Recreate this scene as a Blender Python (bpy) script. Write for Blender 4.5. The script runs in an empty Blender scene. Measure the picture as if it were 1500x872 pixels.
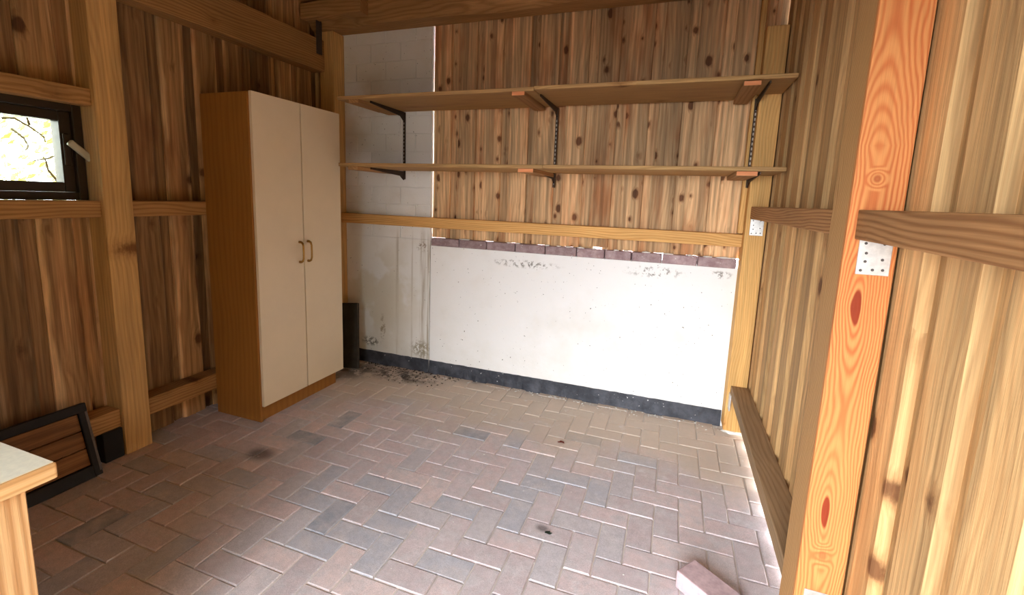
import bpy, bmesh, math, random
from mathutils import Vector, Matrix
random.seed(7)
C = bpy.context.scene.collection
R = math.radians
SC = bpy.context.scene

# ------------------------------------------------------------------ camera
F_PX, PX, PY = 676.14, 740.41, 391.45           # focal length and principal point in 1500x872 pixels
PITCH, ROLL, YAW = R(8.476), R(-2.0637), R(19.849)
CAM_H = 1.32
cam = bpy.data.cameras.new('camera'); cam_o = bpy.data.objects.new('camera', cam); C.objects.link(cam_o)
cam.sensor_fit = 'HORIZONTAL'; cam.sensor_width = 36.0
cam.lens = F_PX / 1500 * 36.0
cam.shift_x = (750 - PX) / 1500; cam.shift_y = (PY - 436) / 1500
cam.clip_start = 0.02; cam.clip_end = 200
f = Vector((-math.sin(YAW) * math.cos(PITCH), math.cos(YAW) * math.cos(PITCH), -math.sin(PITCH)))
r = Vector((math.cos(YAW), math.sin(YAW), 0)); d = f.cross(r)
r2 = r * math.cos(ROLL) + d * math.sin(ROLL); d2 = -r * math.sin(ROLL) + d * math.cos(ROLL)
m = Matrix((r2, -d2, -f)).transposed().to_4x4(); m.translation = (0, 0, CAM_H)
cam_o.matrix_world = m
SC.camera = cam_o

# ------------------------------------------------------------------ light
SKY = 25.0
w = bpy.data.worlds.new('overcast_sky'); SC.world = w; w.use_nodes = True
bg = w.node_tree.nodes['Background']; bg.inputs['Color'].default_value = (0.90, 0.95, 1.0, 1); bg.inputs['Strength'].default_value = SKY
SC.view_settings.view_transform = 'Standard'; SC.view_settings.look = 'None'
SC.view_settings.gamma = 1.0; SC.view_settings.use_curve_mapping = False
SC.view_settings.exposure = 0.0
OPEN_X0, OPEN_X1, OPEN_Y, OPEN_Z = -1.05, 0.50, -0.80, 1.80     # the open doorway behind the camera
pl = bpy.data.lights.new('doorway_daylight_offscreen', 'AREA'); pl.shape = 'RECTANGLE'
pl.size = OPEN_X1 - OPEN_X0; pl.size_y = OPEN_Z; pl.cycles.is_portal = True
po = bpy.data.objects.new('doorway_daylight_offscreen', pl); C.objects.link(po)
po.location = ((OPEN_X0 + OPEN_X1) / 2, OPEN_Y, OPEN_Z / 2); po.rotation_euler = (R(90), 0, 0)

# ------------------------------------------------------------------ node helpers
class NT:
    def __init__(s, name):
        s.m = bpy.data.materials.new(name); s.m.use_nodes = True
        s.t = s.m.node_tree; s.n = s.t.nodes; s.b = s.n['Principled BSDF']
    def node(s, typ, **kw):
        n = s.n.new(typ)
        for k, v in kw.items(): setattr(n, k, v)
        return n
    def put(s, sock, v):
        if v is None: return
        if isinstance(v, bpy.types.NodeSocket): s.t.links.new(v, sock)
        elif isinstance(v, (tuple, list)):
            sock.default_value = tuple(v) + ((1,) if len(sock.default_value) == 4 and len(v) == 3 else ())
        else: sock.default_value = v
    def math(s, op, a, b=None, c=None, clamp=False):
        n = s.node('ShaderNodeMath', operation=op, use_clamp=clamp)
        for i, v in enumerate((a, b, c)):
            if v is not None: s.put(n.inputs[i], v)
        return n.outputs[0]
    def vmath(s, op, a, b=None, scale=None):
        n = s.node('ShaderNodeVectorMath', operation=op)
        s.put(n.inputs[0], a)
        if b is not None: s.put(n.inputs[1], b)
        if scale is not None: s.put(n.inputs['Scale'], scale)
        return n.outputs['Value'] if op in ('LENGTH', 'DISTANCE', 'DOT_PRODUCT') else n.outputs[0]
    def noise(s, vec, scale, detail=3, rough=0.55, dist=0.0):
        n = s.node('ShaderNodeTexNoise'); s.put(n.inputs['Vector'], vec)
        n.inputs['Scale'].default_value = scale; n.inputs['Detail'].default_value = detail
        n.inputs['Roughness'].default_value = rough; n.inputs['Distortion'].default_value = dist
        return n.outputs['Fac']
    def smooth(s, v, a, b, lo=0.0, hi=1.0):
        n = s.node('ShaderNodeMapRange', interpolation_type='SMOOTHSTEP'); s.put(n.inputs[0], v)
        n.inputs[1].default_value = a; n.inputs[2].default_value = b
        n.inputs[3].default_value = lo; n.inputs[4].default_value = hi
        return n.outputs[0]
    def lin(s, v, a, b, lo=0.0, hi=1.0):
        n = s.node('ShaderNodeMapRange'); s.put(n.inputs[0], v)
        n.inputs[1].default_value = a; n.inputs[2].default_value = b
        n.inputs[3].default_value = lo; n.inputs[4].default_value = hi
        return n.outputs[0]
    def mix(s, fac, a, b, mode='MIX'):
        n = s.node('ShaderNodeMix', data_type='RGBA', blend_type=mode)
        s.put(n.inputs[0], fac); s.put(n.inputs[6], a); s.put(n.inputs[7], b)
        return n.outputs[2]
    def ramp(s, v, stops, const=False):
        n = s.node('ShaderNodeValToRGB'); s.put(n.inputs[0], v); e = n.color_ramp.elements
        if const: n.color_ramp.interpolation = 'CONSTANT'
        while len(e) < len(stops): e.new(0.5)
        for i, (p, c) in enumerate(stops): e[i].position = p; e[i].color = tuple(c) + (1,)
        return n.outputs[0]
    def comb(s, x, y, z):
        n = s.node('ShaderNodeCombineXYZ')
        for i, v in enumerate((x, y, z)): s.put(n.inputs[i], v)
        return n.outputs[0]
    def sep(s, v):
        n = s.node('ShaderNodeSeparateXYZ'); s.put(n.inputs[0], v); return n.outputs
    def bump(s, h, strength=0.3, dist=0.005):
        n = s.node('ShaderNodeBump'); s.put(n.inputs['Height'], h)
        n.inputs['Strength'].default_value = strength; n.inputs['Distance'].default_value = dist
        s.t.links.new(n.outputs[0], s.b.inputs['Normal'])
    def out(s, col, rough=0.7, metal=0.0, spec=0.3):
        s.put(s.b.inputs['Base Color'], col); s.put(s.b.inputs['Roughness'], rough)
        s.put(s.b.inputs['Metallic'], metal); s.b.inputs['Specular IOR Level'].default_value = spec
        return s.m
    def obj(s): return s.node('ShaderNodeTexCoord').outputs['Object']
    def rnd(s): return s.node('ShaderNodeObjectInfo').outputs['Random']
    def pos(s): return s.node('ShaderNodeNewGeometry').outputs['Position']

def srgb(r, g, b):
    def c(v):
        v /= 255.0
        return v / 12.92 if v <= 0.04045 else ((v + 0.055) / 1.055) ** 2.4
    return (c(r), c(g), c(b))

def wood(name, light, dark, knot, axis='z', lines=90, contrast=0.6, wander=9.0, knots=0.13, knot_scale=8.5,
         vary=0.35, blotch=0.35, weather=None, rough=0.75, fiber=0.35, streak=0.0, warp=4.0, sap=None):
    """Sawn timber: year-ring lines that wander along the grain axis, knots, fibre, weathering."""
    t = NT(name)
    x, y, z = t.sep(t.obj())
    rn = t.rnd()
    if axis == 'x': a, b, g = y, z, x
    elif axis == 'y': a, b, g = z, x, y
    else: a, b, g = x, y, z
    off = t.math('MULTIPLY', rn, 61.7)
    a = t.math('ADD', a, off); g2 = t.math('ADD', g, t.math('MULTIPLY', rn, 23.3)); b = t.math('ADD', b, t.math('MULTIPLY', rn, 11.9))
    # knots
    q = t.comb(a, t.math('MULTIPLY', b, 0.22), t.math('MULTIPLY', g2, 0.62))
    v = t.node('ShaderNodeTexVoronoi'); t.put(v.inputs['Vector'], q); v.inputs['Scale'].default_value = knot_scale
    dist = v.outputs['Distance']
    vr = t.sep(v.outputs['Color'])[0]
    rad = t.math('MULTIPLY', t.smooth(vr, 0.30, 1.0), knots)
    kn = t.noise(t.comb(t.math('MULTIPLY', a, 70), t.math('MULTIPLY', b, 70), t.math('MULTIPLY', g2, 45)), 1.0, 3, 0.6)
    rel = t.math('ADD', t.math('SUBTRACT', dist, rad), t.math('MULTIPLY', t.math('SUBTRACT', kn, 0.5), 0.12))
    km = t.smooth(rel, 0.05, -0.05)
    halo = t.math('MULTIPLY', t.smooth(rel, 0.24, 0.0), t.smooth(vr, 0.28, 0.45))
    # rings
    low = t.noise(t.comb(t.math('MULTIPLY', a, 3.0), t.math('MULTIPLY', b, 3.0), t.math('MULTIPLY', g2, 0.9)), 1.0, 2, 0.5)
    ph = t.math('ADD', t.math('MULTIPLY', t.math('ADD', a, t.math('MULTIPLY', b, 0.8)), lines * 6.283 * 0.42),
                t.math('MULTIPLY', low, wander * 6.283))
    ph = t.math('ADD', ph, t.math('MULTIPLY', halo, warp))
    jit = t.noise(t.comb(t.math('MULTIPLY', a, 55), t.math('MULTIPLY', b, 55), t.math('MULTIPLY', g2, 2.5)), 1.0, 2, 0.5)
    ph = t.math('ADD', ph, t.math('MULTIPLY', jit, 5.0))
    ring = t.math('ADD', t.math('MULTIPLY', t.math('SINE', ph), 0.5), 0.5)
    ring = t.math('POWER', ring, 1.7)
    fib = t.noise(t.comb(t.math('MULTIPLY', a, 260), t.math('MULTIPLY', b, 260), t.math('MULTIPLY', g2, 5.0)), 1.0, 3, 0.65)
    blo = t.noise(t.comb(t.math('MULTIPLY', a, 9), t.math('MULTIPLY', b, 9), t.math('MULTIPLY', g2, 1.6)), 1.0, 3, 0.6)
    col = t.mix(t.math('MULTIPLY', ring, contrast), light, dark)
    if sap:
        ex = t.math('ABSOLUTE', x)
        sn = t.noise(t.comb(t.math('MULTIPLY', a, 12), t.math('MULTIPLY', b, 12), t.math('MULTIPLY', g2, 2.2)), 1.0, 2, 0.5)
        sm = t.smooth(t.math('ADD', ex, t.math('MULTIPLY', t.math('SUBTRACT', sn, 0.5), 0.10)), 0.045, 0.060)
        col = t.mix(t.math('MULTIPLY', sm, 0.8), col, sap)
    if weather: col = t.mix(t.smooth(blo, 0.42, 0.72), col, weather)
    col = t.mix(t.math('MULTIPLY', t.math('POWER', halo, 2.0), 0.5), col, dark)
    col = t.mix(t.math('MULTIPLY', km, 0.85), col, knot)
    k = t.math('MULTIPLY', t.lin(fib, 0.2, 0.8, 1.0 - fiber, 1.0 + fiber), t.lin(blo, 0.25, 0.75, 1.0 - blotch, 1.0 + blotch))
    if streak:
        stn = t.noise(t.comb(t.math('MULTIPLY', a, 34), t.math('MULTIPLY', b, 34), t.math('MULTIPLY', g2, 0.8)), 1.0, 2, 0.5)
        k = t.math('MULTIPLY', k, t.smooth(stn, 0.3, 0.7, 1.0 - streak, 1.0 + streak))
    k = t.math('MULTIPLY', k, t.lin(rn, 0, 1, 1.0 - vary, 1.0 + vary))
    kc = t.comb(k, k, k)
    col = t.mix(1.0, col, kc, 'MULTIPLY')
    t.bump(t.math('ADD', t.math('MULTIPLY', fib, 0.7), t.math('MULTIPLY', ring, -0.25)), 0.28, 0.004)
    return t.out(col, rough, 0, 0.25)

M = {}
KN = srgb(92, 52, 30)
M['back_board'] = wood('back_board_wood', srgb(220, 182, 136), srgb(158, 106, 66), KN, 'z', 100, 0.32, 8, 0.24, 14.0, 0.24, 0.34, srgb(162, 112, 74), 0.75, 0.3, 0.30)
M['right_board'] = wood('right_board_wood', srgb(214, 174, 120), srgb(160, 112, 68), srgb(96, 58, 34), 'z', 130, 0.28, 14, 0.17, 9.0, 0.14, 0.28, srgb(180, 138, 90), 0.75, 0.25, 0.22, 4.0)
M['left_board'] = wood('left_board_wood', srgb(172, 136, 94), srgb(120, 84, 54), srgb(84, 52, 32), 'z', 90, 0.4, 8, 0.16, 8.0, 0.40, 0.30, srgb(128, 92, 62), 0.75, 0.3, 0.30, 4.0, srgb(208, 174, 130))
M['roof_board'] = wood('roof_board_wood', srgb(172, 132, 88), srgb(122, 84, 50), KN, 'x', 90, 0.5, 8, 0.12, 7, 0.3, 0.3)
def mat_post():
    """flat-sawn larch: nested cathedral arches with two red heartwood flames and two knots"""
    t = NT('orange_post_wood'); x, y, z = t.sep(t.obj())
    n1 = t.noise(t.comb(t.math('MULTIPLY', x, 10), t.math('MULTIPLY', y, 10), t.math('MULTIPLY', z, 3.0)), 1.0, 3, 0.5)
    sx = t.math('ADD', t.math('ADD', x, 0.010), t.math('MULTIPLY', t.math('SUBTRACT', n1, 0.5), 0.05))
    sz = t.math('ABSOLUTE', t.math('SINE', t.math('MULTIPLY', t.math('SUBTRACT', z, 0.585), 3.14159 / 0.515)))
    sz = t.math('MAXIMUM', t.math('MULTIPLY', sz, 0.030), t.smooth(z, 1.22, 1.75, 0.0, 0.055))
    rho = t.math('SQRT', t.math('ADD', t.math('MULTIPLY', sx, sx), t.math('MULTIPLY', sz, sz)))
    rho = t.math('ADD', rho, t.math('MULTIPLY', y, 0.75))
    km = None
    for kx, kz, kr in ((-0.007, 1.392, 0.010), (-0.002, 0.468, 0.013)):
        dx = t.math('SUBTRACT', x, kx); dz = t.math('MULTIPLY', t.math('SUBTRACT', z, kz), 0.8)
        dd = t.math('SQRT', t.math('ADD', t.math('MULTIPLY', dx, dx), t.math('MULTIPLY', dz, dz)))
        rho = t.math('ADD', rho, t.math('MULTIPLY', t.smooth(dd, kr * 2.6, 0.0), 0.02))
        k1 = t.smooth(dd, kr, kr * 0.4); km = k1 if km is None else t.math('MAXIMUM', km, k1)
    ring = t.math('ADD', t.math('MULTIPLY', t.math('SINE', t.math('MULTIPLY', rho, 6.283 * 165)), 0.5), 0.5)
    ring = t.math('POWER', ring, 1.5)
    fib = t.noise(t.comb(t.math('MULTIPLY', x, 300), t.math('MULTIPLY', y, 300), t.math('MULTIPLY', z, 5.0)), 1.0, 3, 0.6)
    blo = t.noise(t.comb(t.math('MULTIPLY', x, 7), t.math('MULTIPLY', y, 7), t.math('MULTIPLY', z, 1.8)), 1.0, 3, 0.6)
    front = t.smooth(y, -0.055, -0.060)
    col = t.mix(t.math('MULTIPLY', ring, t.lin(blo, 0.3, 0.7, 0.45, 0.95)), srgb(204, 136, 78), srgb(174, 82, 38))
    col = t.mix(t.math('MULTIPLY', t.smooth(t.math('ADD', rho, t.math('MULTIPLY', y, -0.75)), 0.0090, 0.0065), front), col, srgb(136, 52, 24))
    col = t.mix(t.math('MULTIPLY', km, 0.6), col, srgb(150, 80, 42))
    col = t.mix(t.smooth(y, -0.060, -0.045), col, t.mix(ring, srgb(200, 158, 104), srgb(166, 118, 70)))
    k = t.lin(fib, 0.2, 0.8, 0.86, 1.12); col = t.mix(1.0, col, t.comb(k, k, k), 'MULTIPLY')
    t.bump(t.math('ADD', fib, t.math('MULTIPLY', ring, -0.4)), 0.25, 0.003)
    return t.out(col, 0.7, 0, 0.25)
M['orange_post'] = mat_post()
M['yellow_post'] = wood('yellow_post_wood', srgb(226, 180, 112), srgb(200, 142, 76), srgb(130, 76, 36), 'z', 190, 0.5, 14, 0.14, 6.0, 0.05, 0.15, None, 0.7, 0.18, 0.12)
M['left_post'] = wood('left_post_wood', srgb(208, 168, 108), srgb(174, 128, 74), srgb(112, 70, 38), 'z', 140, 0.4, 9, 0.12, 5.0, 0.05, 0.2, None, 0.75, 0.2, 0.1)
M['rail_y'] = wood('weathered_rail_wood', srgb(176, 130, 84), srgb(128, 82, 46), srgb(88, 52, 30), 'y', 220, 0.7, 12, 0.15, 5.0, 0.08, 0.18, None, 0.75, 0.2)
M['sill_y'] = wood('grey_sill_wood', srgb(166, 138, 104), srgb(126, 96, 66), srgb(90, 62, 40), 'y', 140, 0.4, 12, 0.1, 5.0, 0.05, 0.2, None, 0.8, 0.2)
M['left_rail_y'] = wood('left_rail_wood', srgb(176, 134, 84), srgb(128, 88, 48), srgb(88, 54, 30), 'y', 140, 0.55, 12, 0.1, 5.0, 0.1, 0.2, None, 0.75, 0.2)
M['rail_x'] = wood('yellow_rail_wood', srgb(226, 176, 108), srgb(190, 128, 64), srgb(128, 76, 36), 'x', 180, 0.55, 12, 0.12, 5.0, 0.05, 0.15, None, 0.7, 0.18)
M['beam_x'] = wood('beam_wood', srgb(182, 138, 88), srgb(136, 94, 54), srgb(92, 56, 32), 'x', 120, 0.5, 12, 0.1, 4.0, 0.05, 0.25, None, 0.75, 0.2)
M['shelf_x'] = wood('shelf_wood', srgb(196, 158, 104), srgb(150, 108, 64), srgb(104, 66, 36), 'x', 160, 0.5, 12, 0.12, 5.0, 0.12, 0.2, srgb(160, 124, 84), 0.75, 0.2)
M['cleat_y'] = wood('cleat_wood', srgb(180, 138, 92), srgb(140, 96, 58), srgb(110, 70, 40), 'y', 120, 0.5, 6, 0.05, 5.0, 0.08, 0.12, None, 0.75, 0.2)
M['end_grain'] = wood('cleat_end_wood', srgb(228, 152, 104), srgb(206, 120, 76), srgb(160, 90, 54), 'x', 150, 0.4, 6, 0.0, 5.0, 0.08, 0.12, None, 0.75, 0.2)
M['worktop_edge'] = wood('oak_laminate', srgb(228, 190, 136), srgb(190, 140, 84), srgb(170, 116, 66), 'y', 150, 0.7, 5, 0.0, 4.0, 0.0, 0.1, None, 0.5, 0.2)
M['oak_panel'] = wood('oak_panel_laminate', srgb(226, 186, 134), srgb(178, 128, 76), srgb(170, 116, 66), 'z', 150, 0.75, 5, 0.0, 4.0, 0.0, 0.1, None, 0.5, 0.2)
M['dark_slat'] = wood('dark_slat_wood', srgb(140, 100, 64), srgb(96, 64, 40), srgb(66, 42, 26), 'y', 60, 0.5, 5, 0.1, 5, 0.15, 0.3)

def plain(name, col, rough=0.6, metal=0.0, spec=0.3, var=0.12, scale=14, bump=0.1, bscale=120):
    t = NT(name); p = t.obj()
    n = t.noise(p, scale, 4, 0.6)
    k = t.lin(n, 0.25, 0.75, 1 - var, 1 + var)
    c = t.mix(1.0, col, t.comb(k, k, k), 'MULTIPLY')
    if bump: t.bump(t.noise(p, bscale, 3, 0.6), bump, 0.002)
    return t.out(c, rough, metal, spec)
M['door_cream'] = plain('cream_laminate', srgb(232, 216, 188), 0.45, 0, 0.35, 0.05, 3, 0.03)
M['carcass'] = wood('brown_teak_laminate', srgb(160, 108, 48), srgb(136, 88, 36), srgb(136, 88, 36), 'z', 70, 0.4, 4, 0.0, 4, 0.0, 0.08, None, 0.5, 0.12)
M['brass'] = plain('aged_brass', srgb(176, 136, 70), 0.35, 0.85, 0.5, 0.15, 40, 0.05)
M['galv'] = plain('galvanised_steel', srgb(216, 216, 212), 0.42, 0.7, 0.5, 0.18, 60, 0.05)
M['nail'] = plain('dull_nail_steel', srgb(96, 92, 90), 0.5, 0.8, 0.5, 0.2, 80, 0.0)
M['dark_steel'] = plain('dark_bronze_steel', srgb(70, 54, 42), 0.5, 0.6, 0.4, 0.2, 40, 0.05)
M['slot'] = plain('bare_slot_steel', srgb(170, 160, 146), 0.5, 0.6, 0.4, 0.2, 40, 0.0)
M['window_dark'] = plain('dark_stained_frame', srgb(44, 34, 22), 0.4, 0, 0.4, 0.2, 30, 0.06)
M['handle_grey'] = plain('pale_grey_handle', srgb(196, 196, 180), 0.4, 0.3, 0.4, 0.06, 30, 0.0)
M['black_paint'] = plain('black_frame_paint', srgb(30, 28, 27), 0.55, 0, 0.3, 0.3, 30, 0.1)
M['grey_edge'] = plain('painted_lit_edge', srgb(104, 96, 92), 0.6, 0, 0.3, 0.3, 40, 0.1)
M['dark_plank'] = plain('dark_grey_plank', srgb(62, 56, 48), 0.8, 0, 0.2, 0.3, 20, 0.2)
M['mortar'] = plain('mortar_and_daylight_fleck', srgb(226, 222, 214), 0.9, 0, 0.2, 0.12, 60, 0.4)  # mortar of the footing, and the white of the daylight flecks above the coping
M['crumb'] = plain('white_paint_chip', srgb(226, 224, 218), 0.85, 0, 0.2, 0.2, 90, 0.2)
M['dirt'] = plain('dark_dirt_crumb', srgb(70, 60, 52), 0.95, 0, 0.1, 0.3, 90, 0.3)
M['dead_leaf'] = plain('red_dead_leaf', srgb(150, 70, 56), 0.8, 0, 0.2, 0.25, 60, 0.2)
M['green_leaf'] = plain('curled_dark_leaf', srgb(62, 72, 60), 0.8, 0, 0.2, 0.25, 60, 0.2)
M['worktop'] = plain('cream_speckled_worktop', srgb(234, 226, 202), 0.4, 0, 0.35, 0.08, 90, 0.03)
M['leaf'] = plain('hedge_leaf', srgb(206, 200, 136), 0.6, 0, 0.3, 0.3, 3, 0.0)
M['twig'] = plain('hedge_twig', srgb(62, 54, 34), 0.8, 0, 0.2, 0.2, 20, 0.0)
M['shade_hedge_dark'] = plain('shade_hedge_leaf', srgb(58, 74, 40), 0.7, 0, 0.3, 0.3, 3, 0.0)
M['yard'] = plain('yard_gravel', srgb(88, 84, 78), 0.95, 0, 0.2, 0.2, 8, 0.3, 60)

def mat_white(name, pillar=False):
    """White painted masonry with scuffs, mould specks and brown runs at fixed places of the wall."""
    t = NT(name); p = t.pos(); x, y, z = t.sep(p)
    base = srgb(247, 246, 244) if not pillar else srgb(238, 237, 233)
    big = t.noise(p, 2.2, 4, 0.6)
    col = t.mix(t.smooth(big, 0.45, 0.8), base, srgb(236, 233, 226) if not pillar else srgb(222, 216, 204))
    fine = t.noise(p, 38, 5, 0.7)
    def spot(cx, cz, rx, rz, thr, colr, n, amt):
        nonlocal col
        dx = t.math('DIVIDE', t.math('SUBTRACT', x, cx), rx); dz = t.math('DIVIDE', t.math('SUBTRACT', z, cz), rz)
        rr = t.math('SQRT', t.math('ADD', t.math('MULTIPLY', dx, dx), t.math('MULTIPLY', dz, dz)))
        mk = t.math('MULTIPLY', t.smooth(rr, 1.0, 0.3), t.smooth(n, thr, thr + 0.08))
        col = t.mix(t.math('MULTIPLY', mk, amt), col, colr)
    grey = srgb(120, 114, 104); brown = srgb(120, 92, 56)
    speck = t.noise(p, 70, 2, 0.5)
    col = t.mix(t.smooth(speck, 0.735, 0.76), col, grey)
    if not pillar:
        spot(-0.93, 0.885, 0.30, 0.035, 0.50, grey, fine, 0.8)
        spot(-0.10, 0.905, 0.22, 0.045, 0.52, grey, fine, 0.8)
        spot(0.28, 0.92, 0.08, 0.03, 0.50, grey, fine, 0.8)
    else:
        run = t.noise(t.comb(t.math('MULTIPLY', x, 60), 0.0, t.math('MULTIPLY', z, 2.0)), 1.0, 3, 0.6)
        for cx, wd, amt in ((-1.93, 0.018, 0.55), (-1.71, 0.035, 0.65), (-1.66, 0.02, 0.8), (-1.80, 0.012, 0.35)):
            mk = t.math('MULTIPLY', t.smooth(t.math('ABSOLUTE', t.math('SUBTRACT', x, cx)), wd, wd * 0.15), t.smooth(run, 0.35, 0.65))
            mk = t.math('MULTIPLY', mk, t.smooth(z, 1.12, 0.95))
            col = t.mix(t.math('MULTIPLY', mk, amt), col, srgb(140, 118, 76))
        spot(-2.06, 0.30, 0.035, 0.14, 0.48, srgb(112, 84, 44), fine, 0.9)
        spot(-2.17, 0.17, 0.11, 0.05, 0.46, srgb(70, 66, 60), fine, 0.9)
        spot(-1.72, 0.17, 0.12, 0.09, 0.44, srgb(150, 138, 112), fine, 0.8)
        spot(-2.1, 0.55, 0.5, 0.5, 0.42, srgb(214, 206, 184), big, 0.6)
        spot(-1.72, 0.95, 0.06, 0.05, 0.5, brown, fine, 0.8)
    t.bump(t.math('ADD', t.noise(p, 55, 4, 0.6), t.math('MULTIPLY', big, 2.0)), 0.25, 0.006)
    return t.out(col, 0.85, 0, 0.2)
M['white_wall'] = mat_white('white_plaster')
M['white_pillar'] = mat_white('white_painted_blocks', True)

def mat_plinth():
    t = NT('black_bitumen_paint'); p = t.pos()
    n = t.noise(p, 9, 4, 0.6); s = t.noise(p, 48, 3, 0.6)
    col = t.mix(t.smooth(n, 0.35, 0.7), srgb(44, 46, 54), srgb(78, 80, 88))
    col = t.mix(t.smooth(s, 0.69, 0.72), col, srgb(200, 200, 200))
    t.bump(t.noise(p, 30, 4, 0.6), 0.5, 0.01)
    return t.out(col, 0.6, 0, 0.4)
M['plinth'] = mat_plinth()

def mat_cap():
    t = NT('mauve_engineering_brick'); p = t.pos(); rn = t.rnd()
    n = t.noise(p, 18, 4, 0.65); s = t.noise(p, 60, 3, 0.6)
    col = t.mix(t.smooth(n, 0.35, 0.7), srgb(150, 124, 126), srgb(182, 160, 160))
    col = t.mix(t.smooth(s, 0.62, 0.72), col, srgb(206, 196, 194))
    k = t.lin(rn, 0, 1, 0.8, 1.15); col = t.mix(1.0, col, t.comb(k, k, k), 'MULTIPLY')
    t.bump(s, 0.4, 0.004)
    return t.out(col, 0.8, 0, 0.2)
M['cap'] = mat_cap()

def mat_paver(name):
    t = NT(name); p = t.pos(); rn = t.rnd(); x, y, z = t.sep(p)
    base = t.ramp(rn, [(0.0, srgb(200, 182, 182)), (0.18, srgb(188, 174, 176)), (0.34, srgb(208, 190, 188)), (0.50, srgb(186, 180, 184)),
                       (0.64, srgb(198, 184, 186)), (0.80, srgb(174, 174, 182)), (0.92, srgb(204, 192, 192)), (0.97, srgb(152, 156, 166))], True)
    n = t.noise(p, 11, 4, 0.65); gr = t.noise(p, 320, 2, 0.7)
    col = t.mix(t.smooth(n, 0.35, 0.75), base, srgb(190, 184, 186))
    k = t.lin(gr, 0.2, 0.8, 0.80, 1.36); col = t.mix(1.0, col, t.comb(k, k, k), 'MULTIPLY')
    k = t.lin(t.noise(p, 30, 4, 0.7), 0.25, 0.75, 0.92, 1.18); col = t.mix(1.0, col, t.comb(k, k, k), 'MULTIPLY')
    big = t.noise(p, 2.4, 3, 0.6)
    # trodden sandy dust towards the back wall and pale efflorescence
    dust = t.math('MULTIPLY', t.smooth(t.math('ADD', y, t.math('MULTIPLY', big, 0.9)), 2.45, 3.05), 0.75)
    col = t.mix(dust, col, srgb(208, 190, 168))
    ef = t.noise(p, 7, 4, 0.7)
    col = t.mix(t.math('MULTIPLY', t.smooth(ef, 0.60, 0.74), 0.55), col, srgb(226, 222, 224))
    ch = t.noise(p, 42, 2, 0.5)
    col = t.mix(t.smooth(ch, 0.745, 0.765), col, srgb(224, 220, 216))
    def stain(cx, cy, rx, ry, amt, thr):
        nonlocal col
        dx = t.math('DIVIDE', t.math('SUBTRACT', x, cx), rx); dy = t.math('DIVIDE', t.math('SUBTRACT', y, cy), ry)
        rr = t.math('SQRT', t.math('ADD', t.math('MULTIPLY', dx, dx), t.math('MULTIPLY', dy, dy)))
        nn = t.noise(p, 9, 4, 0.7)
        mk = t.math('MULTIPLY', t.smooth(rr, 1.0, 0.2), t.smooth(nn, thr, thr + 0.15))
        col = t.mix(t.math('MULTIPLY', mk, amt), col, srgb(52, 44, 40))
    stain(-1.863, 1.624, 0.11, 0.08, 0.7, 0.30)
    stain(-1.80, 2.80, 0.42, 0.16, 0.9, 0.42)
    stain(-2.15, 2.75, 0.2, 0.25, 0.7, 0.35)
    stain(-0.40, 1.66, 0.04, 0.03, 0.6, 0.3)
    t.bump(t.math('ADD', gr, t.math('MULTIPLY', n, 2.0)), 0.3, 0.003)
    return t.out(col, 0.8, 0, 0.3)
M['paver'] = mat_paver('concrete_paver')
M['loose_brick'] = plain('pinkish_paver', srgb(194, 168, 171), 0.85, 0, 0.2, 0.32, 26, 0.4, 90)
M['sand'] = plain('pale_joint_sand', srgb(212, 202, 192), 0.95, 0, 0.1, 0.25, 6, 0.4, 300)

def mat_glass():
    t = NT('window_glass'); n = t.n
    tr = n.new('ShaderNodeBsdfTransparent'); gl = n.new('ShaderNodeBsdfGlossy'); gl.inputs['Roughness'].default_value = 0.03
    fr = n.new('ShaderNodeFresnel'); fr.inputs['IOR'].default_value = 1.45
    tr.inputs['Color'].default_value = (0.95, 0.98, 0.94, 1)
    mx = n.new('ShaderNodeMixShader')
    t.t.links.new(fr.outputs[0], mx.inputs[0]); t.t.links.new(tr.outputs[0], mx.inputs[1]); t.t.links.new(gl.outputs[0], mx.inputs[2])
    t.t.links.new(mx.outputs[0], n['Material Output'].inputs['Surface'])
    return t.m
M['glass'] = mat_glass()

# ------------------------------------------------------------------ object helpers
def link(name, me, mat, parent=None, loc=(0, 0, 0), rot=(0, 0, 0)):
    o = bpy.data.objects.new(name, me); C.objects.link(o)
    if mat is not None and me is not None:
        if not me.materials: me.materials.append(M[mat] if isinstance(mat, str) else mat)
    o.location = loc; o.rotation_euler = rot
    if parent: o.parent = parent
    return o
def tag(o, label, cat, group=None):
    o['label'] = label; o['category'] = cat
    if group: o['group'] = group
    return o
def struct(o): o['kind'] = 'structure'; return o
def empty(name, loc=(0, 0, 0), rot=(0, 0, 0)):
    o = bpy.data.objects.new(name, None); C.objects.link(o); o.location = loc; o.rotation_euler = rot
    o.empty_display_size = 0.1; return o
def bm_box(bm, x0, x1, y0, y1, z0, z1):
    v = [bm.verts.new(p) for p in ((x0, y0, z0), (x1, y0, z0), (x1, y1, z0), (x0, y1, z0), (x0, y0, z1), (x1, y0, z1), (x1, y1, z1), (x0, y1, z1))]
    return [bm.faces.new([v[i] for i in q]) for q in ((0, 3, 2, 1), (4, 5, 6, 7), (0, 1, 5, 4), (1, 2, 6, 5), (2, 3, 7, 6), (3, 0, 4, 7))]
def done(bm, name, smooth=False):
    bmesh.ops.recalc_face_normals(bm, faces=bm.faces[:])
    me = bpy.data.meshes.new(name); bm.to_mesh(me); bm.free()
    if smooth: me.polygons.foreach_set('use_smooth', [True] * len(me.polygons))
    return me
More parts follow.
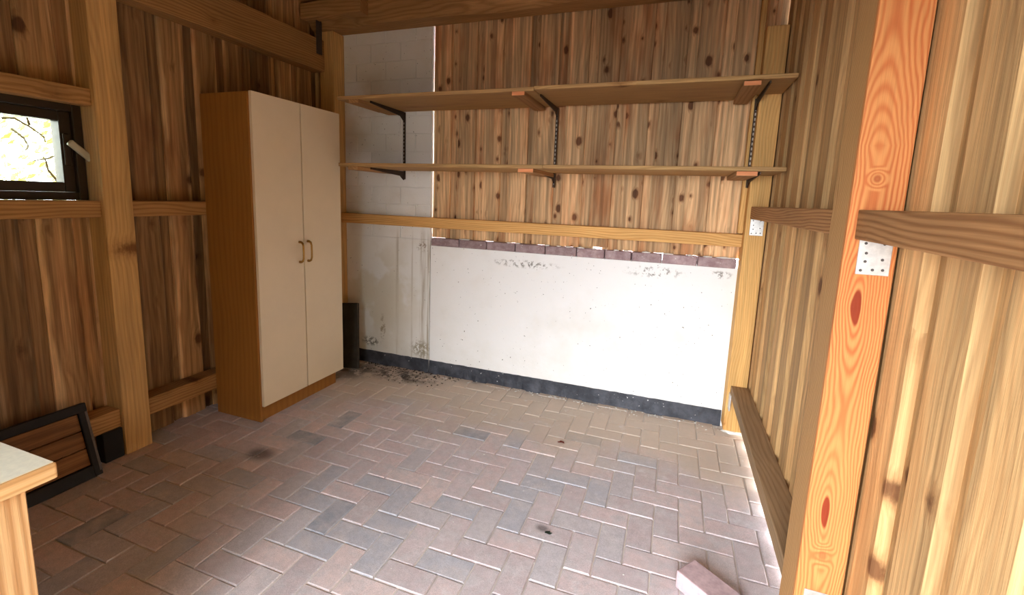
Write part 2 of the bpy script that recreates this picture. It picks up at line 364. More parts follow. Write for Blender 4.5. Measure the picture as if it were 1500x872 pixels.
def box_mesh(name, x0, x1, y0, y1, z0, z1, bev=0.0, seg=1):
    bm = bmesh.new(); bm_box(bm, x0, x1, y0, y1, z0, z1)
    if bev: bmesh.ops.bevel(bm, geom=bm.edges[:], offset=bev, segments=seg, affect='EDGES', profile=0.6)
    return done(bm, name)
def box(name, x0, x1, y0, y1, z0, z1, mat, parent=None, bev=0.003, seg=1):
    """box in its parent's space; origin stays at the parent's so timber texture is in local metres"""
    cx, cy, cz = (x0 + x1) / 2, (y0 + y1) / 2, z0
    me = box_mesh(name, x0 - cx, x1 - cx, y0 - cy, y1 - cy, 0, z1 - z0, bev, seg)
    return link(name, me, mat, parent, (cx, cy, cz))
def tube_mesh(name, pts, rad, n=8, cap=True):
    bm = bmesh.new(); rings = []
    pts = [Vector(p) for p in pts]
    up = Vector((0.13, 0.21, 0.97))
    for i, p in enumerate(pts):
        t = (pts[min(i + 1, len(pts) - 1)] - pts[max(i - 1, 0)]).normalized()
        a = t.cross(up).normalized(); b = t.cross(a)
        rr = rad[i] if isinstance(rad, (list, tuple)) else rad
        rings.append([bm.verts.new(p + (a * math.cos(2 * math.pi * k / n) + b * math.sin(2 * math.pi * k / n)) * rr) for k in range(n)])
    for r0, r1 in zip(rings, rings[1:]):
        for k in range(n): bm.faces.new((r0[k], r0[(k + 1) % n], r1[(k + 1) % n], r1[k]))
    if cap: bm.faces.new(rings[0]); bm.faces.new(rings[-1])
    return done(bm, name, True)

# ------------------------------------------------------------------ the room: key planes
XR, XL, YB = 0.475, -2.56, 2.95        # face of the right cladding, the left cladding and the white back wall
ZT = 2.62                              # underside of the roof boards
PITCH_B, BW, BT = 0.188, 0.132, 0.022  # cladding rhythm

def board_mesh(L, wd, t, seed, wane=0.012, rings=6):
    """one sawn board: length along +z, front towards -y, the two front corners waney"""
    rg = random.Random(seed); bm = bmesh.new(); rows = []
    cl = [rg.uniform(0.2, 1) * wane for _ in range(rings + 1)]; cr = [rg.uniform(0.2, 1) * wane for _ in range(rings + 1)]
    for i in range(rings + 1):
        z = L * i / rings; h = wd / 2
        rows.append([bm.verts.new(p) for p in ((-h, 0, z), (-h, -t + cl[i] * 0.8, z), (-h + cl[i], -t, z), (h - cr[i], -t, z), (h, -t + cr[i] * 0.8, z), (h, 0, z))])
    for a, b in zip(rows, rows[1:]):
        for k in range(6): bm.faces.new((a[k], a[(k + 1) % 6], b[(k + 1) % 6], b[k]))
    bm.faces.new(rows[0]); bm.faces.new(rows[-1])
    return done(bm, 'board')
_bm = {}
def board(parent, mat, x, y, z0, z1, rz, wd=BW, t=BT, wane=0.012):
    L = round(z1 - z0, 3); k = (mat, L, round(wd, 3), wane, random.randrange(4))
    if k not in _bm: _bm[k] = board_mesh(L, wd, t, hash(k) & 0xffff if False else len(_bm) + 11, wane)
    return link('board', _bm[k], mat, parent, (x, y, z0), (0, 0, rz))

# floor ------------------------------------------------------------
floor = struct(link('floor', box_mesh('floor', -2.75, 0.75, OPEN_Y - 0.1, 3.1, -0.10, -0.0055), 'sand'))
GX, GY, U = 0.022, 2.095, 0.1
def paver_me(name, lx, ly, bv=0.0035):
    bm = bmesh.new(); fs = bm_box(bm, -lx / 2, lx / 2, -ly / 2, ly / 2, -0.05, 0)
    top = [e for e in bm.edges if all(v.co.z > -1e-6 for v in e.verts)]
    bmesh.ops.bevel(bm, geom=top, offset=bv, segments=1, affect='EDGES')
    return done(bm, name)
pm_h = paver_me('paver_across', 2 * U - 0.0045, U - 0.0045); pm_v = paver_me('paver_along', U - 0.0045, 2 * U - 0.0045)
cells = []
for i in range(-30, 12):
    for j in range(-30, 12):
        if (j - i) % 4 == 0: cells.append(('h', GX + (i + 1) * U, GY + (j + 0.5) * U))
        if (j - i) % 4 == 1: cells.append(('v', GX + (i + 0.5) * U, GY + (j + 1) * U))
def inside(c): return -2.72 < c[1] < 0.72 and OPEN_Y < c[2] < 2.97
cells = [c for c in cells if inside(c)]
def seen(c):
    p = Vector((c[1], c[2], 0)) - Vector((0, 0, CAM_H)); z = p.dot(f)
    if z < 0.3: return -1
    u = PX + F_PX * p.dot(r2) / z; v = PY + F_PX * p.dot(d2) / z
    if not (-40 < u < 1540 and 300 < v < 930): return -1
    if c[1] > 0.42 or c[1] < -2.5 or (c[1] < -2.14 and c[2] > 1.9 and c[2] < 2.6): return -1
    return 1 / p.length_squared
cells.sort(key=seen, reverse=True)
rg = random.Random(5); rest = bmesh.new()
for n, c in enumerate(cells):
    dz = rg.uniform(-0.0016, 0.0016); tl = (rg.uniform(-.004, .004), rg.uniform(-.004, .004), rg.uniform(-.006, .006))
    me = pm_h if c[0] == 'h' else pm_v
    if n < 300:
        link('paver', me, 'paver', floor, (c[1], c[2], dz), tl)
    else:
        mm = Matrix.Translation((c[1], c[2], dz)); n0 = len(rest.verts)
        rest.from_mesh(me); rest.verts.ensure_lookup_table()
        for v in rest.verts[n0:]: v.co = mm @ v.co
ro = link('paver_field', done(rest, 'paver_field'), mat_paver('concrete_paver_field'), floor); ro['kind'] = 'stuff'
yard = struct(link('ground_outside', box_mesh('ground_outside', -12, 12, -14, 12, -0.16, -0.101), 'yard'))

# back wall ----------------------------------------------------------
wall_back = struct(link('wall_back', box_mesh('wall_back', -1.648, 0.53, YB, YB + 0.20, -0.05, 0.962, 0.002), 'white_wall'))
pb = bmesh.new()
bm_box(pb, -2.75, -1.652, YB, YB + 0.22, -0.05, 1.0)
bm_box(pb, -2.75, -1.654, YB + 0.006, YB + 0.22, 1.0, 2.62)
pillar = struct(link('wall_back_pillar', done(pb, 'wall_back_pillar'), 'white_pillar'))
rg = random.Random(3)
zc = 1.002; row = 0; blk = {}
while zc < 2.46:
    h = min(0.121, 2.60 - zc); x = -1.652 - (0.0 if row % 2 == 0 else 0.0); first = 0.25 if row % 2 == 0 else 0.125
    while x > -2.42:
        L = first; first = 0.25
        k = (round(L, 3), round(h, 3))
        if k not in blk: blk[k] = box_mesh('block', -L / 2 + 0.002, L / 2 - 0.002, 0, 0.02, 0, h, 0.0022)
        link('brick', blk[k], 'white_pillar', pillar, (x - L / 2, YB + rg.uniform(-0.0012, 0.0012), zc)); x -= L
    zc += 0.125; row += 1
# black plinth paint, slightly proud and rough
def plinth(name, x0, x1, seed):
    bm = bmesh.new(); rg = random.Random(seed); n = int((x1 - x0) / 0.035); rows = []
    for i in range(n + 1):
        x = x0 + (x1 - x0) * i / n; a = rg.uniform(0.003, 0.009); b = rg.uniform(-0.002, 0.0015)
        rows.append([bm.verts.new(p) for p in ((x, YB + 0.004, 0.097 + b), (x, YB - 0.003, 0.094 + b), (x, YB - 0.005 - a * .5, 0.05), (x, YB - 0.008 - a * 1.5, -0.02), (x, YB + 0.004, -0.02))])
    for a, b in zip(rows, rows[1:]):
        for k in range(5): bm.faces.new((a[k], b[k], b[(k + 1) % 5], a[(k + 1) % 5]))
    bm.faces.new(rows[0]); bm.faces.new(rows[-1])
    return struct(link(name, done(bm, name), 'plinth'))
plinth('baseboard_back', -1.647, 0.362, 1); plinth('baseboard_back_pillar', -2.42, -1.653, 2)
# coping bricks on the low wall
xs = [-1.644, -1.42, -1.21, -1.0, -0.79, -0.58, -0.40, -0.235, -0.055, 0.145, 0.358]
for a, b in zip(xs, xs[1:]):
    link('coping_brick', box_mesh('coping_brick', -(b - a) / 2 + .003, (b - a) / 2 - .003, 0, 0.20, 0, 0.056, 0.004), 'cap', wall_back,
         ((a + b) / 2, YB - 0.004 + random.uniform(-.002, .002), 0.9625))
def lump(sx, sy, sz, seed):
    rg = random.Random(seed); bm = bmesh.new(); bmesh.ops.create_icosphere(bm, subdivisions=1, radius=1)
    for v in bm.verts: v.co = Vector((v.co.x * sx, v.co.y * sy, v.co.z * sz)) * rg.uniform(0.75, 1.15)
    return done(bm, 'mortar_daylight_lump')
for k, (x, l) in enumerate(((-1.385, .05), (-1.05, .018), (-0.985, .02), (-0.78, .018), (-0.70, .02), (-0.64, .018), (-0.555, .03), (-0.47, .02), (-0.33, .02), (-0.27, .018), (-0.15, .035), (-0.02, .04), (0.10, .02), (0.2, .03), (0.29, .05), (0.34, .02))):
    link('mortar_daylight_lump', lump(l, 0.012, 0.007, k), 'mortar', wall_back, (x, YB + 0.008, 1.021))  # white lumps stand in for daylight showing between boards and coping
# back cladding
cl_b = YB + 0.046
k = 0; x = -1.6485 + BW / 2
while x < 0.62:
    board(wall_back, 'back_board', x, cl_b, 1.0225 + random.choice((0, .01, 0)), 2.66, 0)
    board(wall_back, 'back_board', x + PITCH_B / 2, cl_b + BT, 1.018, 2.66, 0, 0.13, wane=0.004)
    x += PITCH_B
# right cladding
wall_right = struct(empty('wall_right', (XR, 1.2, 0)))
def on(parent, *p): return tuple(a - b for a, b in zip(p, parent.location))
y = 2.90; 
while y > OPEN_Y - 0.1:
    l = on(wall_right, XR + BT, y, 0)
    board(wall_right, 'right_board', l[0], l[1], 0.02 + random.choice((0, .01)), 2.66, R(-90), wane=0.018)
    l = on(wall_right, XR + 2 * BT, y - PITCH_B / 2, 0)
    board(wall_right, 'right_board', l[0], l[1], 0.02, 2.66, R(-90), 0.13, wane=0.004)
    y -= PITCH_B
# left cladding, cut around the window
WY0, WY1, WZ0, WZ1 = 0.62, 1.352, 1.243, 1.662
wall_left = struct(empty('wall_left', (XL, 1.2, 0)))
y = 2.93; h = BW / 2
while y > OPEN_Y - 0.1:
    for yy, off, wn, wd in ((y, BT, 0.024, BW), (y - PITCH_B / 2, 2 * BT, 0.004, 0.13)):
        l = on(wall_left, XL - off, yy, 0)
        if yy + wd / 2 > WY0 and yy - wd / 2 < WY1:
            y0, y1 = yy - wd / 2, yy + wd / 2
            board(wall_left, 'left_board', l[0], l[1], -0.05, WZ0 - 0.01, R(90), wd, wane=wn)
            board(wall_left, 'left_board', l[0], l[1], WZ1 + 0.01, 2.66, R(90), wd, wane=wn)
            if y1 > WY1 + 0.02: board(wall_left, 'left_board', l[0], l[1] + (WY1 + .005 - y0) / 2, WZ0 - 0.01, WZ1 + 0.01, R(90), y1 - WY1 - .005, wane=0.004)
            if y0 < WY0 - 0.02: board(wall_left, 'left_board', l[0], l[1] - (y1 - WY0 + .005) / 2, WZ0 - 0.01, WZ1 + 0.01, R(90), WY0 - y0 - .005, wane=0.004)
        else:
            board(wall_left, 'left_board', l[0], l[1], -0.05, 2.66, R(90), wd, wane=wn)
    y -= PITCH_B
# front wall around the open doorway, behind the camera
wall_front = struct(empty('wall_front', (0, OPEN_Y, 0)))
x = -2.62
while x < 0.6:
    z0 = 0.05 if x < OPEN_X0 else OPEN_Z
    for xx, off in ((x, 0), (x + PITCH_B / 2, -BT)):
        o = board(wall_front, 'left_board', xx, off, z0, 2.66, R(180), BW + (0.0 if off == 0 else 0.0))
    x += PITCH_B
# roof: boards across, carried by the plates
ceiling = struct(link('ceiling', box_mesh('ceiling', -2.75, 0.75, OPEN_Y - 0.25, 3.25, ZT + 0.03, ZT + 0.07), 'roof_board'))
y = 3.2
while y > OPEN_Y - 0.2:
    link('board', bpy.data.meshes.get('roof_board_mesh') or box_mesh('roof_board_mesh', -1.75, 1.75, -0.068, 0.068, 0, 0.03, 0.004), 'roof_board', ceiling, (-1.0, y, ZT)); y -= 0.14

# ------------------------------------------------------------------ timber frame
def timber(name, x0, x1, y0, y1, z0, z1, mat, label, cat, group=None, bev=0.004):
    return tag(box(name, x0, x1, y0, y1, z0, z1, mat, None, bev, 2), label, cat, group)
timber('timber_post', 0.367, 0.467, 1.25, 1.375, 0.0, ZT, 'orange_post', 'bright orange-brown planed timber post with bold grain between the two right wall bays', 'post')
timber('timber_post', 0.365, 0.467, 2.83, 2.965, 0.025, 2.245, 'yellow_post', 'yellowish timber post at the end of the white low wall', 'post')
timber('timber_batten', 0.338, 0.364, 2.90, 2.949, 1.17, 2.60, 'yellow_post', 'thin upright batten beside the yellowish post, rising above it', 'batten')
timber('timber_post', -2.56, -2.44, 1.36, 1.48, 0.0, ZT, 'left_post', 'square timber post beside the small window', 'post')
timber('timber_post', -2.505, -2.385, 2.83, 2.949, 0.0, 2.45, 'left_post', 'timber corner post between the cupboard and the white painted pillar', 'post')
g = 'horizontal rails of the right wall'
timber('timber_rail', 0.383, XR, 1.376, 2.829, 1.257, 1.323, 'rail_y', 'short weathered rail between the orange post and the yellowish post', 'rail', g)
timber('timber_rail', 0.383, XR, OPEN_Y, 1.249, 1.257, 1.323, 'rail_y', 'red-brown weathered rail butting against the front of the orange post', 'rail', g)
timber('timber_sill', 0.383, XR, 1.376, 2.829, 0.245, 0.302, 'sill_y', 'grey-brown sill timber low between the orange post and the yellowish post', 'sill')
timber('timber_sill', 0.383, XR, OPEN_Y, 1.249, 0.235, 0.29, 'sill_y', 'low sill timber butting against the front of the orange post', 'sill')
timber('timber_rail', -2.384, 0.364, 2.885, 2.949, 1.095, 1.166, 'rail_x', 'long yellowish rail across the back wall just above the white low wall', 'rail')
g = 'horizontal rails of the left wall'
timber('timber_rail', XL, -2.46, OPEN_Y, 1.359, 1.658, 1.73, 'left_rail_y', 'brown rail on the left wall directly above the small window', 'rail', g)
timber('timber_rail', XL, -2.46, OPEN_Y, 1.359, 1.168, 1.243, 'left_rail_y', 'brown rail on the left wall directly below the small window', 'rail', g)
timber('timber_rail', XL, -2.46, 1.481, 2.829, 1.168, 1.243, 'left_rail_y', 'brown rail at mid height running behind the cupboard', 'rail', g)
timber('timber_sill', XL, -2.46, 1.481, 2.829, 0.147, 0.238, 'left_rail_y', 'brown sill timber low on the left wall running behind the cupboard', 'sill')
timber('timber_sill', XL, -2.46, OPEN_Y, 1.359, 0.147, 0.238, 'left_rail_y', 'brown sill timber low on the left wall behind the leaning frame', 'sill')
timber('header_beam', XL, -2.46, 1.481, 2.829, 2.172, 2.387, 'left_rail_y', 'thick header beam high on the left wall above the cupboard', 'beam', None, 0.008)
timber('header_beam', XL, -2.46, OPEN_Y, 1.359, 2.172, 2.387, 'left_rail_y', 'thick header beam high on the left wall above the small window', 'beam', None, 0.008)
# waney wall plate along the back
def plate():
    bm = bmesh.new(); rg = random.Random(9); rows = []; n = 26
    for i in range(n + 1):
        x = -2.56 + 3.1 * i / n; wn = 0.03 + 0.028 * math.sin(i * 0.55 + 1) + rg.uniform(-.008, .008); wn = max(wn, 0.006)
        y0, y1, z0, z1 = 2.79, 2.948, 2.456, 2.60
        rows.append([bm.verts.new(p) for p in ((x, y1, z0), (x, y0 + wn, z0), (x, y0 + wn * .35, z0 + wn * .4), (x, y0, z0 + wn * 1.2), (x, y0, z1), (x, y1, z1))])
    for a, b in zip(rows, rows[1:]):
        for k in range(6): bm.faces.new((a[k], b[k], b[(k + 1) % 6], a[(k + 1) % 6]))
    bm.faces.new(rows[0]); bm.faces.new(rows[-1])
    return done(bm, 'wall_plate')
tag(link('wall_plate', plate(), 'beam_x'), 'dark wall plate beam with a waney edge under the roof along the back wall', 'beam')
timber('roof_rafter', -2.55, -2.05, 2.70, 2.785, 2.50, 2.60, 'beam_x', 'short dark timber piece in the roof corner above the corner post', 'timber')

# galvanised angle brackets
def bracket(x0, x1, y, z0, z1, label, holes, drop=True):
    e = empty('angle_bracket', ((x0 + x1) / 2, y, z0))
    cx = (x0 + x1) / 2
    box('upright_plate', x0 - cx, x1 - cx, -0.0022, 0, 0, z1 - z0, 'galv', e, 0.001)
    zf = z1 - z0 if drop else 0
    box('foot_plate', x0 - cx, x1 - cx, -0.06, 0, zf - 0.002, zf, 'galv', e, 0.0008)
    hm = bpy.data.meshes.get('nail_mesh')
    if not hm:
        bm = bmesh.new(); bmesh.ops.create_cone(bm, cap_ends=True, segments=10, radius1=0.0032, radius2=0.0024, depth=0.0016); hm = done(bm, 'nail_mesh')
    for hx, hz in holes:
        link('nail', hm, 'nail', e, (x0 - cx + hx * (x1 - x0), -0.003, hz * (z1 - z0)), (R(90), 0, 0))
    return tag(e, label, 'bracket')
H8 = ((.15, .12), (.5, .15), (.8, .16), (.25, .38), (.75, .45), (.25, .62), (.2, .9), (.75, .9))
bracket(0.394, 0.457, 1.2496, 1.178, 1.257, 'large pale steel angle bracket on the orange post, under the red-brown rail', H8)
bracket(0.387, 0.453, 2.8296, 1.167, 1.257, 'small pale steel angle bracket on the yellowish post, under the short rail', H8)
bracket(0.387, 0.445, 1.2496, 0.290, 0.368, 'steel angle bracket at the foot of the orange post', H8[:4], False)
box_o = box('angle_bracket', 0.376, 0.3835, 2.77, 2.829, 0.17, 0.262, 'galv', None, 0.001)
tag(box_o, 'pale steel plate on the end of the grey-brown sill by the yellowish post', 'bracket')
st = empty('steel_strap', (-2.44, 2.775, 2.28))
box('upright_plate', -0.002, 0.002, -0.028, 0.028, 0, 0.24, 'nail', st, 0.0008); box('top_plate', -0.02, 0.02, -0.028, 0.028, 0.236, 0.24, 'nail', st, 0.0008)
st.location.x = -2.4575; tag(st, 'steel strap high in the corner joining header beam and wall plate', 'strap')
# stone footing under the post
tag(link('footing_stone', lump(0.06, 0.05, 0.022, 77), 'mortar', None, (0.415, 2.87, 0.012)), 'small pale mortar footing under the yellowish post', 'stone')

# ------------------------------------------------------------------ shelves
def shelf(z1, y0, xa, xm, xb, label, cle, dz):
    e = empty('wall_shelf', ((xa + xb) / 2, 2.7, z1 - 0.02)); ox, oy, oz = e.location
    def b(n, x0, x1, ya, yb, za, zb, mt, p=e, bev=0.0025): return box(n, x0 - ox, x1 - ox, ya - oy, yb - oy, za - oz, zb - oz, mt, p, bev)
    b('shelf_board', xa, xm, y0 + 0.004, 2.88 if z1 < 1.6 else 2.94, z1 - 0.021, z1, 'shelf_x'); b('shelf_board', xm + 0.002, xb, y0, 2.828, z1 - 0.020 + dz, z1 + dz, 'shelf_x')
    if xb > 0.36: b('shelf_board', xm + 0.002, 0.344, 2.829, 2.945, z1 - 0.020 + dz, z1 + dz, 'shelf_x')
    for x0, x1 in cle:
        c = b('cleat', x0, x1, y0 + 0.004, 2.93, z1 - 0.043, z1 - 0.0215, 'cleat_y', e, 0.002)
        if x0 < -1.5: continue
        me = box_mesh('end_face', -(x1 - x0) / 2 + .001, (x1 - x0) / 2 - .001, -0.001, 0.001, 0.001, 0.0205)
        link('end_face', me, 'end_grain', c, (0, -(2.93 - y0 - .004) / 2 - 0.0005, 0))
    return tag(e, label, 'shelf')
shelf(1.922, 2.49, -2.08, -0.775, 0.468, 'upper long wooden shelf on the back wall', ((-1.99, -1.915), (-0.90, -0.826), (0.249, 0.322)), 0.003)
shelf(1.508, 2.47, -2.06, -0.70, 0.462, 'lower long wooden shelf on the back wall', ((-1.985, -1.91), (-0.841, -0.752), (0.256, 0.346)), 0.0)
def standard(x, yb, z0, z1, label, side):
    e = empty('shelf_standard', (x, yb, z0))
    box('upright', -0.008, 0.008, -0.012, 0, 0, z1 - z0, 'dark_steel', e, 0.001)
    bm = bmesh.new(); z = 0.02
    while z < z1 - z0 - 0.03:
        bm_box(bm, -0.003, 0.003, -0.0128, -0.011, z, z + 0.014); z += 0.026
    link('slots', done(bm, 'slots'), 'slot', e)
    for zt in (1.8985, 1.486):
        bm = bmesh.new(); t = 0.003
        prof = ((-0.012, 0), (-0.40, 0), (-0.40, -0.012), (-0.06, -0.034), (-0.028, -0.055), (-0.012, -0.062))
        a = [bm.verts.new((-t, y, q)) for y, q in prof]; b = [bm.verts.new((t, y, q)) for y, q in prof]
        bm.faces.new(a); bm.faces.new(b)
        for i in range(len(prof)): bm.faces.new((a[i], a[(i + 1) % 6], b[(i + 1) % 6], b[i]))
        link('bracket_arm', done(bm, 'bracket_arm'), 'dark_steel', e, (0, 0, zt - z0))
    return tag(e, label, 'shelf bracket')
standard(-1.867, 2.949, 1.43, 1.898, 'dark steel shelf upright with bracket arms on the white painted pillar', 0)
standard(-0.757, 2.97, 1.40, 1.898, 'slotted steel shelf upright with bracket arms on the back boards', 0)
standard(0.36, 2.899, 1.425, 1.898, 'slotted steel shelf upright with bracket arms beside the yellowish post', 0)

# ------------------------------------------------------------------ cupboard
cu = empty('cupboard', (-2.28, 2.195, 0)); tag(cu, 'tall two-door cupboard with cream doors and brown sides', 'cupboard')
def cb(n, x0, x1, y0, y1, z0, z1, mt, p=cu, bev=0.0015): return box(n, x0 + 2.28, x1 + 2.28, y0 - 2.195, y1 - 2.195, z0, z1, mt, p, bev)
cb('plinth', -2.43, -2.135, 1.868, 2.50, 0, 0.088, 'carcass')
cb('side_panel', -2.455, -2.117, 1.858, 1.876, 0.004, 1.818, 'carcass'); cb('side_panel', -2.455, -2.117, 2.512, 2.53, 0.086, 1.818, 'carcass')
cb('top_panel', -2.455, -2.117, 1.876, 2.512, 1.80, 1.818, 'carcass'); cb('bottom_panel', -2.455, -2.117, 1.876, 2.512, 0.088, 0.104, 'carcass')
cb('back_panel', -2.455, -2.449, 1.876, 2.512, 0.104, 1.80, 'carcass')
for k, (y0, y1, hy) in enumerate(((1.868, 2.198, 2.165), (2.2055, 2.536, 2.232))):
    dd = cb('door', -2.116, -2.098, y0, y1, 0.097, 1.822, 'door_cream', cu, 0.001)
    me = tube_mesh('handle', [(0.0, 0, 0), (0.012, 0, 0), (0.024, 0, 0.006), (0.030, 0, 0.022), (0.031, 0, 0.06), (0.030, 0, 0.098), (0.024, 0, 0.114), (0.012, 0, 0.12), (0, 0, 0.12)],
                   [0.0085, 0.0075, 0.0062, 0.0055, 0.0052, 0.0055, 0.0062, 0.0075, 0.0085], 10)
    link('handle', me, 'brass', dd, (0.0085, hy - (y0 + y1) / 2, 0.897 - 0.097))

# dark plank leaning in the corner behind the cupboard
dp = box('leaning_plank', -0.15, 0.15, -0.011, 0.011, 0, 0.49, 'dark_plank', None, 0.004)
dp.matrix_world = Matrix.Translation((-2.278, 2.745, 0.004)) @ Matrix.Rotation(R(-6), 4, 'Y') @ Matrix.Rotation(R(-8), 4, 'X') @ Matrix.Rotation(R(0), 4, 'Z')
tag(dp, 'short dark grey plank standing in the corner behind the cupboard', 'plank')

# ------------------------------------------------------------------ window
win = struct(empty('window_1', (-2.575, (WY0 + WY1) / 2, WZ0))); wy = (WY1 - WY0) / 2; wz = WZ1 - WZ0
def frame(parent, x0, x1, hy, z0, z1, b, name, mt):
    box(name + '_stile', x0, x1, hy - b, hy, z0, z1, mt, parent); box(name + '_stile', x0, x1, -hy, -hy + b, z0, z1, mt, parent)
    box(name + '_rail', x0, x1, -hy + b, hy - b, z0, z0 + b, mt, parent); box(name + '_rail', x0, x1, -hy + b, hy - b, z1 - b, z1, mt, parent)
frame(win, -0.045, 0.05, wy - 0.001, 0.001, wz - 0.001, 0.034, 'frame', 'window_dark')
sash = empty('sash', (0, 0, 0)); sash.parent = win
frame(sash, -0.03, 0.032, wy - 0.036, 0.036, wz - 0.036, 0.042, 'sash', 'window_dark')
box('pane', -0.003, 0.003, -wy + 0.075, wy - 0.075, 0.076, wz - 0.076, 'glass', sash, 0)
hb = box('handle_base', 0.032, 0.044, wy - 0.072, wy - 0.048, wz / 2 - 0.06, wz / 2 + 0.08, 'window_dark', win, 0.004)
lv = box('handle_lever', -0.009, 0.009, -0.014, 0.014, 0, 0.11, 'handle_grey', win, 0.004)
lv.location = (0.056, wy - 0.060, wz / 2 + 0.045); lv.rotation_euler = (R(-132), 0, R(0))

# ------------------------------------------------------------------ worktop corner
wt = empty('worktop_table', (-1.5, 0.15, 0)); tag(wt, 'oak-edged table with a cream top', 'table')
def tb(n, x0, x1, y0, y1, z0, z1, mt, bev=0.001, seg=1): return box(n, x0 + 1.5, x1 + 1.5, y0 - .15, y1 - .15, z0, z1, mt, wt, bev, seg)
tb('table_top', -1.98, -1.156, -0.25, 0.518, 0.713, 0.7485, 'worktop_edge', 0.006, 3)
tb('top_laminate', -1.976, -1.160, -0.246, 0.514, 0.7483, 0.7505, 'worktop', 0.001)
tb('side_panel', -1.20, -1.172, -0.22, 0.472, 0, 0.7135, 'oak_panel', 0.002); tb('side_panel', -1.96, -1.935, -0.22, 0.472, 0, 0.7135, 'oak_panel', 0.002)
tb('apron', -1.934, -1.201, 0.43, 0.45, 0.60, 0.7135, 'oak_panel', 0.002)

# ------------------------------------------------------------------ black framed panel leaning on the left wall
fp = empty('slatted_panel', (-2.375, 0.93, 0), (0, R(-15), 0)); tag(fp, 'black framed slatted wooden panel leaning against the left wall', 'frame')
for y0 in (-0.30, 0.262):
    o = box('stile', -0.035, 0, y0, y0 + 0.032, 0, 0.335, 'black_paint', fp, 0.003)
    box('lit_edge', -0.001, 0.0012, y0 + 0.022, y0 + 0.0315, 0.02, 0.33, 'grey_edge', fp, 0.0005)  # grey strip paints the light caught along the stile edge
box('rail', -0.03, 0.004, -0.30, 0.294, 0.30, 0.34, 'black_paint', fp, 0.003); box('rail', -0.03, 0.004, -0.27, 0.262, 0.0, 0.055, 'black_paint', fp, 0.003)
for k in range(3): box('slat', -0.024, -0.012, -0.268, 0.262, 0.058 + k * 0.081, 0.135 + k * 0.081, 'dark_slat', fp, 0.002)
tag(box('black_box', -2.50, -2.445, 1.27, 1.355, 0, 0.15, 'black_paint', None, 0.004), 'small black box between the leaning frame and the square post', 'box')

# ------------------------------------------------------------------ loose paver and floor litter
lb = link('loose_paver', box_mesh('loose_paver', -0.1, 0.1, -0.05, 0.05, 0, 0.065, 0.004, 2), 'loose_brick')
ang = math.atan2(1.534 - 1.639, 0.307 - 0.169); ux, uy = math.cos(ang), math.sin(ang)
lb.location = (0.138 + ux * 0.1, 1.60 + uy * 0.1, 0.0015); lb.rotation_euler = (0, 0, ang)
tag(lb, 'loose pinkish paving brick lying on the floor near the orange post', 'brick')
def leaf(name, x, y, s, mat, label, seed):
    rg = random.Random(seed); bm = bmesh.new(); n = 10; top = []
    c = bm.verts.new((0, 0, 0.006))
    for i in range(n):
        a = 2 * math.pi * i / n; rr = s * rg.uniform(0.7, 1.1); top.append(bm.verts.new((math.cos(a) * rr * 1.3, math.sin(a) * rr * 0.8, rg.uniform(0.002, 0.007))))
    for i in range(n): bm.faces.new((c, top[i], top[(i + 1) % n]))
    bmesh.ops.solidify(bm, geom=bm.faces[:], thickness=0.0015)
    o = link(name, done(bm, name), mat, None, (x, y, 0.001), (0, 0, rg.uniform(0, 3))); return tag(o, label, 'leaf')
leaf('dead_leaf', -0.484, 2.347, 0.016, 'dead_leaf', 'small red dead leaf lying on the pavers', 1)
leaf('dead_leaf', -0.37, 1.64, 0.012, 'green_leaf', 'tiny dark curled leaf lying on the middle of the pavers', 2)
def crumbs(name, mat, n, area, s0, s1, seed):
    rg = random.Random(seed); bm = bmesh.new()
    for _ in range(n):
        x, y = area(rg); s = rg.uniform(s0, s1); n0 = len(bm.verts)
        bmesh.ops.create_icosphere(bm, subdivisions=1, radius=s); bm.verts.ensure_lookup_table()
        q = Matrix.Rotation(rg.uniform(0, 6), 4, 'Z')
        for v in bm.verts[n0:]:
            p = q @ Vector((v.co.x * 1.6, v.co.y, v.co.z * 0.6)) * rg.uniform(.7, 1.2); v.co = p + Vector((x, y, s * 0.4))
    o = link(name, done(bm, name), mat); o['kind'] = 'stuff'; return o
o = crumbs('paint_chips', 'crumb', 130, lambda g: (g.uniform(-1.3, 0.35), 2.925 - abs(g.gauss(0, 0.035))), 0.002, 0.005, 4); tag(o, 'white paint crumbs along the foot of the back wall', 'crumbs')
o = crumbs('floor_specks', 'crumb', 60, lambda g: (g.uniform(-1.7, 0.33), g.uniform(0.9, 2.9)), 0.0012, 0.0032, 6); tag(o, 'white flecks scattered over the pavers', 'crumbs')
o = crumbs('dirt_crumbs', 'dirt', 220, lambda g: ((g.uniform(-2.2, -1.36), 2.93 - abs(g.gauss(0, 0.03))) if g.random() < .6 else (g.uniform(-2.2, -1.45), g.gauss(2.80, .06))), 0.002, 0.006, 8); tag(o, 'dark dirt crumbs along the foot of the back wall', 'dirt')

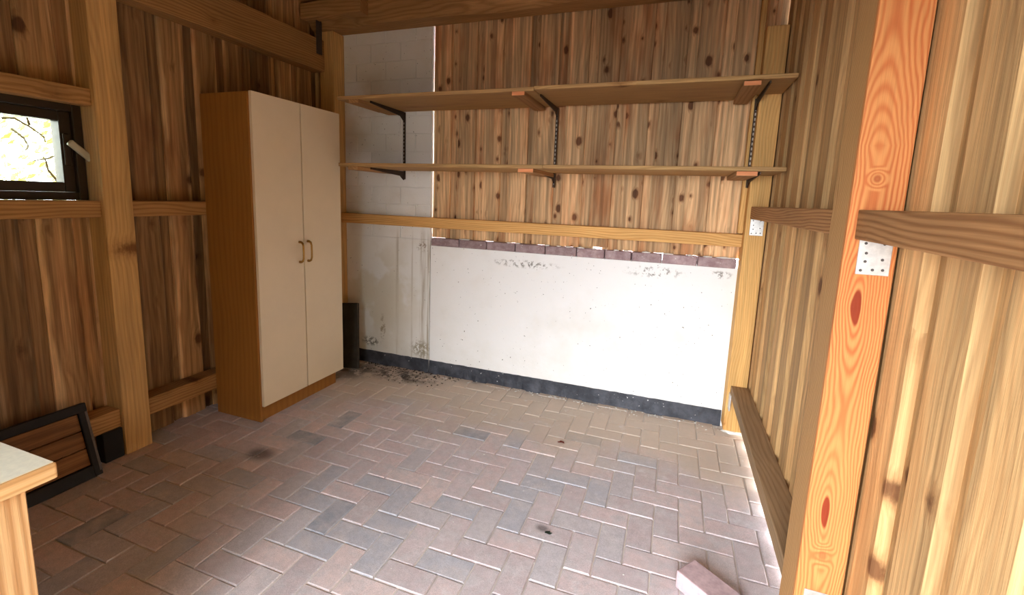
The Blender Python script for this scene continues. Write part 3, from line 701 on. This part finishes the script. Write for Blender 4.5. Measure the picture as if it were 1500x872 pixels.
# ------------------------------------------------------------------ outside: shrub at the window, added unseen hedge that blocks sky light at the doorway
def foliage(name, n, x0, x1, y0, y1, z0, z1, s, mat, seed):
    rg = random.Random(seed); vs = []; fs = []
    for _ in range(n):
        p = Vector((rg.uniform(x0, x1), rg.uniform(y0, y1), rg.uniform(z0, z1)))
        a = Vector((rg.gauss(0, 1), rg.gauss(0, 1), rg.gauss(0, 1))).normalized(); b = a.orthogonal().normalized(); c = a.cross(b)
        l = s * rg.uniform(.6, 1.2); k = len(vs)
        vs += [p - b * l, p + c * l * .45 + a * l * .12, p + b * l, p - c * l * .45 + a * l * .12]; fs.append((k, k + 1, k + 2, k + 3))
    me = bpy.data.meshes.new(name); me.from_pydata(vs, [], fs); return me
sh = empty('garden_shrub', (-3.5, 1.2, -0.1)); tag(sh, 'sunlit yellow-green shrub outside the small window', 'shrub')
o = link('foliage', foliage('foliage', 22000, -1.1, 0.1, -2.4, 2.8, 0.2, 3.4, 0.034, 'leaf', 3), 'leaf', sh); o['kind'] = 'stuff'
rg = random.Random(12)
for k in range(16):
    bx, by = rg.uniform(-.4, .35), rg.uniform(-1.3, 1.3); pts = [(bx, by, 0)]
    for q in range(5): pts.append((pts[-1][0] + rg.uniform(-.1, .1), pts[-1][1] + rg.uniform(-.18, .18), pts[-1][2] + rg.uniform(.35, .5)))
    link('branch', tube_mesh('branch', pts, [.014, .012, .01, .008, .006, .004], 6), 'twig', sh)
tw = []
for k in range(420):
    p = Vector((rg.uniform(.12, .42), rg.uniform(-1.6, 1.8), rg.uniform(.6, 2.4))); dr = Vector((rg.uniform(-.3, .3), rg.gauss(0, 1), rg.gauss(0.3, 1))).normalized()
    pts = [p]
    for q in range(4): dr = (dr + Vector((rg.gauss(0, .2), rg.gauss(0, .45), rg.gauss(0, .45)))).normalized(); pts.append(pts[-1] + dr * rg.uniform(.03, .07))
    tw.append(tube_mesh('twig', pts, [.006, .0055, .005, .004, .003], 4))
bm = bmesh.new()
for me in tw: bm.from_mesh(me); bpy.data.meshes.remove(me)
o = link('twigs', done(bm, 'twigs'), 'twig', sh); o['kind'] = 'stuff'
hd = empty('added_shade_hedge', (1.6, -2.6, -0.1)); tag(hd, 'tall added hedge, out of view, blocking sky light from the left wall', 'hedge')  # added out of view to keep sky light off the left wall
o = link('foliage', foliage('shade_hedge_foliage', 9000, -0.3, 0.3, -4.2, 1.9, 0, 3.2, 0.09, 'shade_hedge_dark', 5), 'shade_hedge_dark', hd); o['kind'] = 'stuff'
box('shade_hedge_core', -0.2, 0.2, -4.1, 1.8, 0, 3.05, 'shade_hedge_dark', hd, 0.02)
